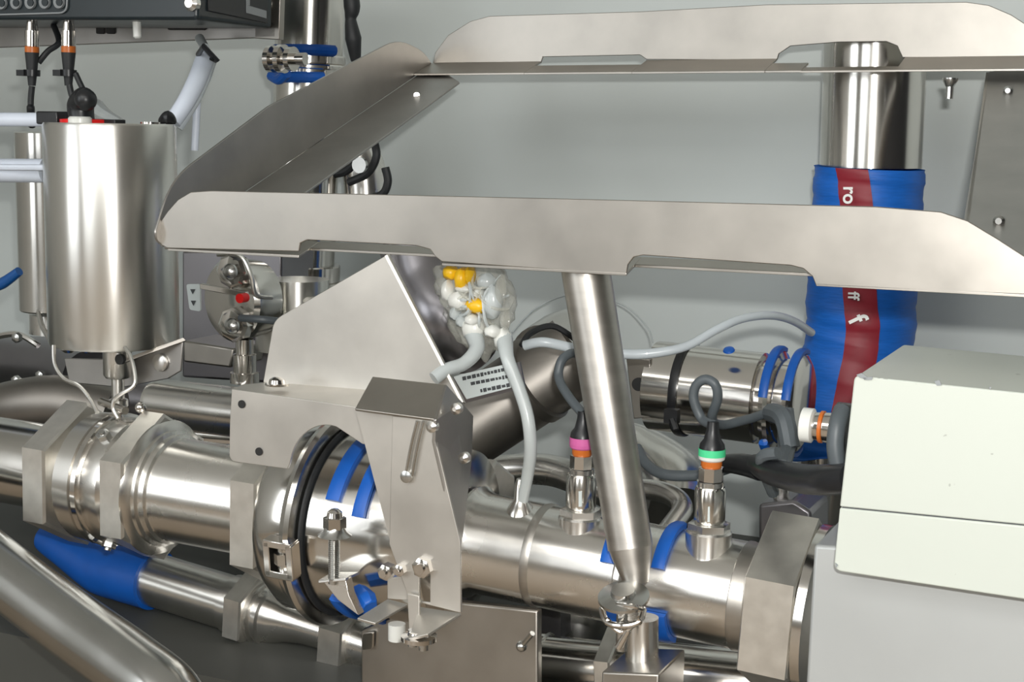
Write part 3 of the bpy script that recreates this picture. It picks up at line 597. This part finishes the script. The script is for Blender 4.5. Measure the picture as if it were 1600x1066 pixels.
bm = NB(); c = P(186, 562, 1.5555); cyl(bm, c, c + N * .005, .0065, seg=16); obj('hole', bm, 'hole', Z)
bm = NB(); c = P(183, 652, 1.50); bmesh.ops.create_icosphere(bm, subdivisions=2, radius=.008, matrix=Matrix.Translation(c)); cyl(bm, P(158, 628, 1.52), P(196, 642, 1.5), .005, seg=10); bmesh.ops.create_icosphere(bm, subdivisions=2, radius=.007, matrix=Matrix.Translation(P(220, 637, 1.5))); obj('wire_seal', bm, 'chrome', Z)
for x in (107, 135):
    bm = NB(); c = P(x, 541, 1.53); lathe(bm, c, -UP, [(-.006, .010), (.004, .010), (.008, .005)], 16); obj('bolt', bm, 'chrome', Z)
bm = NB(); tube(bm, T((84, 540, 1.50), (86, 570, 1.49), (100, 592, 1.48), (124, 604, 1.47), (142, 626, 1.46), (152, 645, 1.45)), .0024, 8); tag(obj('locking_wire', bm, 'turned'), 'thin twisted steel wire hanging left of the actuator stem', 'wire')
bm = NB(); tube(bm, T((195, 543, 1.48), (205, 560, 1.47), (211, 590, 1.46), (208, 604, 1.455), (190, 615, 1.45), (179, 625, 1.45), (177, 640, 1.45), (184, 654, 1.45)), .0024, 8); tag(obj('locking_wire', bm, 'turned'), 'thin steel wire looping right of the actuator stem', 'wire')
# yoke behind the stem
bm = NB(); yk = thing('actuator_yoke', 'bent steel yoke plate with round hole behind the actuator stem', 'bracket', P(200, 580, 1.62))
sheet(bm, [(100, 560), (190, 562), (286, 528), (282, 580), (262, 592), (190, 606), (108, 598)], .004, 1.60); obj('plate', bm, 'plated', yk, bevel=.001)
bm = NB(); c = P(249, 567, 1.596); lathe(bm, c + N * .003, -N, [(0, .011), (.003, .011), (.004, .008)], 20); obj('bolt', bm, 'turned', yk)
bm = NB(); sheet(bm, [(286, 528, 1.60), (290, 532, 1.60), (195, 566, 1.56), (190, 562, 1.56)], .003); obj('lip', bm, 'plate', yk)
# actuator behind
Z2 = thing('rear_actuator', 'second actuator cylinder half hidden behind the tall one', 'actuator', P(62, 485, 1.95))
rr = 52 * sc(62, 1.95); q = P(84, 485, 1.95)
bm = NB(); hh = (P(78, 206, 1.95) - q).length; lathe(bm, q, UP, [(0, rr - .002), (.002, rr), (hh - .002, rr), (hh, rr - .003)], 60); obj('cylinder', bm, 'polished', Z2)
bm = NB(); lathe(bm, P(90, 520, 1.95), UP, [(0, rr * .82), (.03, rr * .82), (.031, rr * .5)], 40); obj('neck', bm, 'turned', Z2)
bm = NB(); c = P(66, 515, 1.9); tube(bm, T((60, 485, 1.9), (66, 510, 1.88), (78, 530, 1.86)), .004, 8); obj('link', bm, 'turned', Z2)

# hoses at left edge
for (x0, y0, x1, y1, rr_, lab) in ((-420, 184, 72, 187, 11, 'white air hose crossing the left edge, upper of the two'), (-420, 263, 71, 267, 19, 'wide white air hose crossing the left edge, lower of the two')):
    bm = NB(); s_ = sc(0, 1.55); tube(bm, T((x0, y0, 1.55), ((x0 + x1) / 2, (y0 + y1) / 2, 1.56), (x1, y1, 1.60)), rr_ * s_, 20)
    if rr_ > 15: tube(bm, T((x0, y0 - 5, 1.532), (x1, y1 - 5, 1.575)), .004, 8)
    tag(obj('air_hose', bm, 'whose'), lab, 'hose')
hz = thing('hose_bundle', 'bundle of milky hoses curving up beside the actuator, tied with black bands', 'hose', P(265, 185, 1.7))
bm = NB(); s_ = sc(300, 1.7)
tube(bm, T((270, 190, 1.68), (290, 160, 1.70), (308, 125, 1.74), (320, 92, 1.8)), [13 * s_, 14 * s_, 15 * s_, 15 * s_], 20); obj('hose', bm, 'whose', hz)
bm = NB(); tube(bm, T((278, 200, 1.70), (302, 160, 1.72), (318, 128, 1.76), (330, 96, 1.82)), [8 * s_, 9 * s_, 9 * s_, 9 * s_], 16); obj('hose', bm, 'hose', hz)
bm = NB(); tube(bm, T((308, 160, 1.73), (306, 200, 1.73), (304, 235, 1.73)), 6 * s_, 12); obj('hose', bm, 'whose', hz)
bm = NB(); tube(bm, T((310, 85, 1.78), (318, 72, 1.75), (340, 96, 1.77), (330, 90, 1.76)), 4.5 * s_, 10, smooth=False); obj('band', bm, 'black', hz)
bm = NB(); tube(bm, T((250, 190, 1.65), (262, 184, 1.65), (272, 192, 1.66)), [.003, .009, .004], 12); obj('band', bm, 'black', hz)
bm = NB(); tube(bm, T((312, 60, 1.85), (320, 75, 1.82)), 8 * s_, 12, smooth=False); obj('hose_end', bm, 'tubing', hz)
bm = NB(); tube(bm, T((-20, 452, 1.6), (5, 442, 1.6), (30, 424, 1.6)), [.007, .0075, .006], 14); tag(obj('valve_lever', bm, 'lever'), 'blue lever grip poking in at the left edge', 'lever')

# ================================================================ control unit upper left
Q = thing('control_unit', 'anthracite control unit with a row of round keys, top left corner', 'control unit', P(200, 40, 1.75))
bm = boxpx(rnd([(-420, -120), (308, -120), (308, 31), (-420, 31)], [0, 0, 8, 0]), 1.70, .165); obj('case', bm, 'ctrl', Q, bevel=.004)
sa = P(308, 31, 1.70); sq = lambda t, h: sa + N * t + UP * h + U * .0005
bm = NB(); prism(bm, [sq(.02, .012), sq(.15, .006), sq(.15, .12), sq(.02, .12)], U * .003); obj('side_cover', bm, 'black', Q, bevel=.001)
bm = NB(); prism(bm, [sq(.10, .016), sq(.145, .012), sq(.145, .022), sq(.10, .026)], U * .004); prism(bm, [sq(.10, .026), sq(.107, .026), sq(.107, .08), sq(.10, .08)], U * .004); obj('cover_print', bm, 'gray', Q)
bm = NB(); c = P(299, 5, 1.698); lathe(bm, c + N * .006, -N, [(0, .010), (.008, .010), (.012, .006)], 20); obj('lock', bm, 'turned', Q)
bm = NB(); rim = [P(x, y, 1.697) for x, y in rnd([(-40, 24), (104, 20), (106, -30), (-40, -30)], 12)]
tube(bm, rim, .0012, 6, smooth=False); obj('keypad_outline', bm, 'gray', Q)
for i in range(6):
    x = -20 + i * 22.5; bm = NB(); c = P(x, 5 - i * .4, 1.697); lathe(bm, c + N * .002, -N, [(0, .0085), (.004, .0085), (.005, .0065)], 24); k_ = obj('key', bm, 'gray', Q)
    bm = NB(); c = P(x, 5 - i * .4, 1.6935); cyl(bm, c + N * .001, c - N * .0008, .0052, seg=20); obj('key_symbol', bm, 'ctrl', k_)
# shelf plate under it
SH = thing('mounting_shelf', 'grey steel shelf plate with square holes below the control unit', 'shelf', P(200, 60, 1.9))
obj('plate', boxpx([(-420, 27), (430, 34), (430, 58), (-420, 90)], 1.90, .012), 'plated', SH, bevel=.001)
obj('side_plate', boxpx([(398, -80), (440, -80), (436, 62), (398, 60)], 1.90, .012), 'plate', SH, bevel=.001)
for x0, x1, y0, y1 in ((150, 162, 36, 53), (166, 178, 36, 53), (262, 320, 32, 47)):
    obj('hole', boxpx(rnd([(x0, y0), (x1, y0), (x1, y1), (x0, y1)], 3), 1.896, .004), 'hole', SH)
bm = NB(); cyl(bm, P(213, 24, 1.74), P(215, 60, 1.74), .0055, seg=16, ch=.002); obj('pin', bm, 'pvc', SH, 'short white pin hanging under the control unit')
bm = NB(); c = P(410, 6, 1.895); lathe(bm, c + N * .004, -N, [(0, .012), (.005, .012), (.008, .006)], 20); obj('knob', bm, 'bolt', SH)
for x, lab, cab, extra in ((50, 'left of two black plugs with orange rings under the control unit', [(50, 135), (48, 160), (49, 195)], None), (107, 'right of two black plugs with orange rings under the control unit', [(108, 130), (112, 148), (120, 165)], [(118, 115), (130, 140), (140, 155)])):
    pl = thing('plug_connector', lab, 'connector', P(x, 60, 1.72), 'plugs under the control unit')
    zz = lambda y: P(x, y, 1.72)
    for nm, y0, y1, ra, rb, m_ in (('socket', 28, 48, .0065, .008, 'chrome'), ('coupling_nut', 48, 73, .0095, .0095, 'chrome'), ('seal_ring', 72, 82, .0095, .0095, 'orange'), ('boot', 82, 134, .0095, .005, 'rubber')):
        bm = NB(); cyl(bm, zz(y0), zz(y1), ra, rb, 20); obj(nm, bm, m_, pl)
    bm = NB(); tube(bm, [P(a_, b_, 1.72) for a_, b_ in cab], .0042, 10); obj('cable', bm, 'rubber', pl)
    bm = NB(); box(bm, P(x - 14, 114, 1.71), U, N, UP, .0065, .006, .004); cyl(bm, P(x, 119, 1.72), P(x, 109, 1.72), .011, seg=18); obj('cable_tie', bm, 'black', pl)
    if extra: bm = NB(); tube(bm, [P(a_, b_, 1.72) for a_, b_ in extra], .0038, 10); obj('cable', bm, 'rubber', pl)
bm = NB(); tube(bm, T((60, 98, 1.73), (75, 80, 1.74), (92, 66, 1.76), (84, 40, 1.80)), .0042, 10); tag(obj('thin_cable', bm, 'rubber'), 'short black cord crossing between the two plugs', 'cable')
bm = NB(); tube(bm, T((128, 190, 1.58), (126, 165, 1.58), (133, 150, 1.57)), [.0155, .0165, .0125], 18); bmesh.ops.create_icosphere(bm, subdivisions=3, radius=.0135, matrix=Matrix.Translation(P(134, 156, 1.565)))
tag(obj('elbow_plug', bm, 'black'), 'black elbow plug on top of the tall actuator', 'connector')
bm = NB(); tube(bm, T((48, 168, 1.72), (48, 172, 1.72), (50, 196, 1.74)), .0055, 10); tag(obj('cable_end', bm, 'black'), 'black cable sleeve above the rear actuator', 'cable')
bm = NB(); tube(bm, T((150, 168, 1.75), (165, 180, 1.72), (190, 192, 1.68)), [.012, .009, .005], 10); tag(obj('milky_hose', bm, 'tubing'), 'milky hose end behind the black elbow plug', 'hose')

# ================================================================ upright pipe behind the side rail
V = thing('upright_pipe', 'upright polished pipe with clamp and blue seals behind the side rail', 'pipe', P(470, 560, 2.15))
a, b = P(488, -70, 2.15), P(464, 600, 2.15); rv = 52 * sc(480, 2.15); dv = (b - a).normalized()
bm = NB(); cyl(bm, a, b, rv, seg=48); obj('pipe', bm, 'polished', V)
def vat(y): t = (y + 70) / 670; return a.lerp(b, t)
for y0, y1, rr_, m_ in ((80, 94, 1.10, 'chrome'), (94, 102, 1.16, 'chrome'), (405, 432, 1.18, 'chrome'), (432, 438, 1.26, 'turned'), (462, 468, 1.22, 'turned')):
    bm = NB(); cyl(bm, vat(y0), vat(y1), rv * rr_, seg=48, ch=.002); obj('ferrule', bm, m_, V)
for y, a0, a1 in ((75, 60, 165), (116, 70, 150), (75, 60, 165)):
    e1 = U; c = vat(y); bm = NB(); rings = []
    tube(bm, [c + (-N * math.sin(R(t)) + -U * math.cos(R(t))) * rv * 1.08 for t in range(a0, a1 + 1, 7)], .0085, 10, k=2); obj('blue_seal', bm, 'blue', V, 'blue seal')
bm = NB(); c = P(432, 92, 2.02); cyl(bm, c - U * .012, c + U * .05, .009, seg=18)
for dx in (-.012, .006, .022): cyl(bm, c + U * dx, c + U * (dx + .008), .022 - abs(dx) * .2, seg=20)
obj('clamp_screw', bm, 'chrome', V)
bm = NB(); tube(bm, T((424, 118, 2.05), (436, 124, 2.04), (448, 114, 2.03)), .008, 10); obj('blue_tip', bm, 'blue', V)
bm = NB(); tube(bm, T((545, -40, 2.05), (550, 10, 2.05), (548, 30, 2.05), (552, 60, 2.05), (556, 95, 2.06)), [.011, .012, .008, .012, .007], 12); tag(obj('black_cable', bm, 'rubber'), 'black cable running down beside the upright pipe', 'cable')
# elbow with black bands
EB = thing('pipe_bend', 'pipe bend with black bands showing between the side and front rails', 'pipe', P(560, 290, 2.2))
bm = NB(); tube(bm, T((545, 215, 2.2), (565, 255, 2.2), (572, 300, 2.2), (570, 360, 2.2)), 34 * sc(560, 2.2), 30); obj('bend', bm, 'turned', EB)
for q in ([(585, 222), (588, 245), (575, 270), (545, 285)], [(602, 262), (606, 285), (595, 305), (560, 312)], [(523, 272), (540, 268), (560, 252)]):
    bm = NB(); tube(bm, [P(x, y, 2.13) for x, y in q], .0062, 10); obj('band', bm, 'rubber', EB)
bm = NB(); c = P(564, 258, 2.1); cyl(bm, c, c - N * .006, .012, seg=16); obj('stud', bm, 'bolt', EB)

# ================================================================ position indicator cluster
I = thing('position_indicator', 'round steel indicator head with red dot and white tag behind the front rail', 'indicator', P(370, 470, 1.85))
c = P(372, 468, 1.85); bm = NB(); rI = 66 * sc(372, 1.85); lathe(bm, c, -N * 1 - U * .25, [(-.035, rI * .9), (0, rI), (.010, rI), (.016, rI * .9), (.018, rI * .7)], 48); obj('head', bm, 'polished', I)
bm = NB(); sheet(bm, [(312, 443), (385, 456), (385, 466), (312, 452)], .006, 1.80); obj('pointer', bm, 'chrome', I, bevel=.001)
bm = NB(); c = P(377, 466, 1.79); cyl(bm, c + N * .01, c - N * .004, .0065, seg=16); obj('red_dot', bm, 'redp', I, 'red marker')
bm = NB(); sheet(bm, rnd([(291, 444), (312, 444), (313, 487), (296, 484)], 4), .003, 1.80); obj('tag', bm, 'label', I, 'white tag with two dark marks')
bm = NB(); sheet(bm, [(297, 452), (305, 452), (301, 460)], .0005, 1.7985); sheet(bm, [(298, 470), (306, 470), (302, 478)], .0005, 1.7985); obj('mark', bm, 'ink', I, smooth=False)
for x, y in ((357, 424), (360, 509)):
    c = P(x, y, 1.80); bm = NB(); lathe(bm, c + N * .02, -N, [(0, .024), (.014, .024), (.018, .020), (.020, .012)], 8); obj('knob', bm, 'chrome', I, angle=20)
    c = P(x + 1, y + 1, 1.785); bm = NB(); lathe(bm, c + N * .004, -N, [(0, .011), (.004, .011), (.009, .007), (.011, .002)], 20); obj('screw', bm, 'bolt', I)
bm = NB(); tube(bm, T((340, 398, 1.78), (375, 400, 1.78), (392, 430, 1.78), (400, 460, 1.79), (425, 465, 1.82)), .003, 8); obj('wire', bm, 'turned', I)
bm = NB(); tube(bm, T((375, 497, 1.78), (405, 499, 1.78), (435, 502, 1.8)), .005, 10); obj('cord', bm, 'cable', I)
bm = NB(); lathe(bm, P(382, 530, 1.82), -UP, [(0, .012), (.02, .012), (.021, .016), (.045, .016), (.046, .02), (.06, .02)], 20); obj('stem', bm, 'chrome', I)
hb = thing('valve_housing', 'dark box-like steel housing behind the round indicator head', 'housing', P(350, 500, 2.0))
obj('shell', boxpx([(284, 392), (440, 392), (436, 600), (284, 590)], 2.02, .09), 'purple', hb, bevel=.004)
obj('step', boxpx([(286, 532), (365, 545), (360, 575), (286, 566)], 1.90, .08), 'plate', hb, bevel=.003)
bm = NB(); tube(bm, T((400, 470, 1.92), (460, 470, 1.92), (500, 472, 1.92)), .006, 10); tube(bm, T((398, 448, 1.92), (450, 466, 1.92), (495, 466, 1.92)), .003, 8); tag(obj('linkage_rod', bm, 'turned'), 'thin rods leading right from the round indicator head', 'rod')
bm = NB(); p0 = P(400, 640, 1.95); lathe(bm, P(465, 545, 1.95), UP, [(0, .06), (.05, .06), (.052, .045), (.10, .045)], 40); tag(obj('pipe_socket', bm, 'satin'), 'wide steel socket low behind the five-sided bracket sheet', 'pipe')

# ================================================================ pipes behind at left
RP = Line((230, 628, 1.78), (600, 672, 1.78))
bm = NB(); RP.prof(bm, [(236, .020), (240, .030), (250, .034), (560, .034)], 40); tag(obj('rear_pipe', bm, 'turned'), 'mirror-bright pipe end between the actuator stem and the bracket', 'pipe')
bm = NB(); l_ = Line((150, 668, 1.80), (600, 700, 1.80)); l_.prof(bm, [(250, .026), (560, .026)], 36); tag(obj('rear_pipe', bm, 'polished'), 'lower bright pipe just above the satin pipe spool', 'pipe')
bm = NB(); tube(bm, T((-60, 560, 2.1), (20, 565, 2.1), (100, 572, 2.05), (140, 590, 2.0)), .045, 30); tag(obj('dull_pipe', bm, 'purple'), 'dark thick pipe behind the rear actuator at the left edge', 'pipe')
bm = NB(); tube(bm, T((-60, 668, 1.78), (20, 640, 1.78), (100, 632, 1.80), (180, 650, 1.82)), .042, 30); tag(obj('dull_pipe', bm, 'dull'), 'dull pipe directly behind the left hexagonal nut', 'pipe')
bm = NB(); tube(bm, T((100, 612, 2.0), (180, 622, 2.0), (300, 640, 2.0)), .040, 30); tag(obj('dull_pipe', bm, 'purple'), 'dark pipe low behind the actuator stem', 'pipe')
cl = thing('small_clamp', 'little wire clamp with screws on the dark pipe at the left edge', 'clamp', P(40, 600, 1.95))
bm = NB(); tube(bm, T((-20, 612, 1.93), (30, 598, 1.92), (72, 592, 1.92), (100, 600, 1.9)), .004, 8); tube(bm, T((-20, 530, 1.95), (25, 522, 1.95), (60, 540, 1.95)), .005, 8); obj('wire', bm, 'chrome', cl)
for x, y in ((30, 594), (68, 586), (31, 527)):
    bm = NB(); c = P(x, y, 1.91); hexn(bm, c, c - N * .012, .008); obj('screw', bm, 'bolt', cl)

# ================================================================ lower pipes
LO = Line((60, 850, 1.62), (560, 1004, 1.58))
lp = thing('lower_pipe', 'lower pipe with two hexagonal nuts and a tapering neck under the main pipe', 'pipe', LO.at(400))
k_ = sc(350, 1.6)
bm = NB(); LO.prof(bm, [(200, 44 * k_), (364, 44 * k_), (365, 48 * k_), (384, 48 * k_)], 44); obj('pipe', bm, 'satin', lp)
bm = NB(); hexn(bm, LO.at(382), LO.at(408), 64 * k_, 0, .003); obj('union_nut', bm, 'facet', lp, angle=20)
bm = NB(); LO.prof(bm, [(408, 50 * k_), (415, 52 * k_), (417, 46 * k_), (421, 46 * k_), (422, 50 * k_), (427, 50 * k_), (429, 45 * k_), (440, 42 * k_), (455, 33 * k_), (480, 28 * k_), (530, 27 * k_)], 44); obj('reducer', bm, 'turned', lp)
bm = NB(); hexn(bm, LO.at(524), LO.at(560), 56 * k_, 0, .003); obj('union_nut', bm, 'facet', lp, angle=20)
bm = NB(); LO.prof(bm, [(560, 38 * k_), (700, 36 * k_)], 40); obj('pipe', bm, 'turned', lp)
bm = NB(); tube(bm, [LO.at(70) + UP * .012, LO.at(110) + UP * .006, LO.at(160) - UP * .004, LO.at(200) - UP * .001, LO.at(242)], [24 * k_, 36 * k_, 47 * k_, 51 * k_, 51 * k_], 40)
tag(obj('blue_sleeve', bm, 'blue'), 'royal blue rubber sleeve on the lower pipe, bottom left', 'sleeve')
bm = NB(); s_ = sc(100, 1.3); tube(bm, T((-420, 580, 1.42), (-120, 800, 1.36), (0, 893, 1.33), (110, 975, 1.30), (200, 1040, 1.27), (262, 1092, 1.25), (280, 1150, 1.25), (282, 1250, 1.25)), 55 * s_, 44)
tag(obj('handrail_tube', bm, 'handrail'), 'thick shiny tube slanting down across the bottom left corner', 'tube')
# steel panel at bottom centre and pipes under the sensor pipe
PN = thing('base_panel', 'smudged flat steel panel at the bottom centre below the bracket', 'panel', P(700, 1060, 1.42))
obj('sheet', boxpx([(564, 985), (620, 960), (700, 940), (840, 955), (840, 1300), (564, 1300)], 1.45, .012), 'plate', PN, bevel=.002)
bm = NB(); sheet(bm, rnd([(567, 991), (582, 989), (581, 1014), (566, 1016)], 3), .004, 1.443); obj('key_slot', bm, 'chrome', PN)
bm = NB(); c = P(815, 1010, 1.43); cyl(bm, c, P(832, 990, 1.42), .0028, seg=10); bmesh.ops.create_icosphere(bm, subdivisions=2, radius=.006, matrix=Matrix.Translation(c)); obj('screw', bm, 'bolt', PN)
bm = NB(); cyl(bm, P(620, 975, 1.4), P(620, 1000, 1.4), .009, seg=14); obj('stud', bm, 'pvc', PN)
LP = Line((830, 1035, 1.56), (1300, 1085, 1.56))
u = thing('under_pipe', 'pipe with a hexagonal nut running along the bottom under the measuring pipe', 'pipe', LP.at(950))
bm = NB(); LP.prof(bm, [(830, .034), (856, .034), (857, .031), (955, .031)], 40); obj('pipe', bm, 'polished', u)
bm = NB(); hexn(bm, LP.at(950), LP.at(975), .048, 0, .003); obj('union_nut', bm, 'facet', u, angle=20)
bm = NB(); LP.prof(bm, [(975, .036), (1300, .036)], 40); obj('pipe', bm, 'polished', u)
bm = NB(); c = P(905, 950, 1.70); bmesh.ops.create_uvsphere(bm, u_segments=32, v_segments=16, radius=.045, matrix=Matrix.Translation(c)); tag(obj('domed_cap', bm, 'satin'), 'round domed cap half hidden under the measuring pipe', 'cap')
bm = boxpx([(842, 930), (876, 935), (876, 1000), (842, 1000)], 1.62, .05); tag(obj('mounting_post', bm, 'purple', smooth=False), 'dark square post under the measuring pipe', 'post')
# pipes behind the sensor pipe
bm = NB(); tube(bm, T((730, 745, 1.85), (790, 735, 1.85), (860, 735, 1.85), (930, 760, 1.82), (1000, 795, 1.8)), .020, 24); tag(obj('rear_tube', bm, 'turned'), 'bent tube behind the first sensor', 'tube')
bm = NB(); tube(bm, T((960, 768, 1.8), (1010, 765, 1.8), (1050, 775, 1.78), (1066, 795, 1.76), (1050, 822, 1.72), (1020, 860, 1.66)), .0125, 20); tag(obj('rear_tube', bm, 'turned'), 'thin tube hooking down right of the slanted tube', 'tube')
bm = NB(); tube(bm, T((940, 700, 2.0), (1000, 715, 2.0), (1050, 750, 1.95), (1060, 800, 1.9)), .042, 30); tag(obj('rear_elbow', bm, 'polished'), 'wide bright pipe elbow behind the slanted tube', 'pipe')
bm = NB(); hexn(bm, P(700, 790, 1.62), P(775, 800, 1.62), .06, 0, .004); tag(obj('rear_nut', bm, 'facet', angle=20), 'large hexagonal nut behind the left end of the measuring pipe', 'nut')
rb = thing('rear_block', 'dark machined block with a screw on top behind the big right nut', 'block', P(1220, 850, 1.75))
obj('body', boxpx([(1185, 788), (1240, 782), (1268, 800), (1268, 960), (1185, 960)], 1.72, .08), 'purple', rb, bevel=.004)
bm = NB(); cyl(bm, P(1220, 790, 1.75), P(1222, 745, 1.75), .009, seg=18); obj('screw', bm, 'turned', rb)
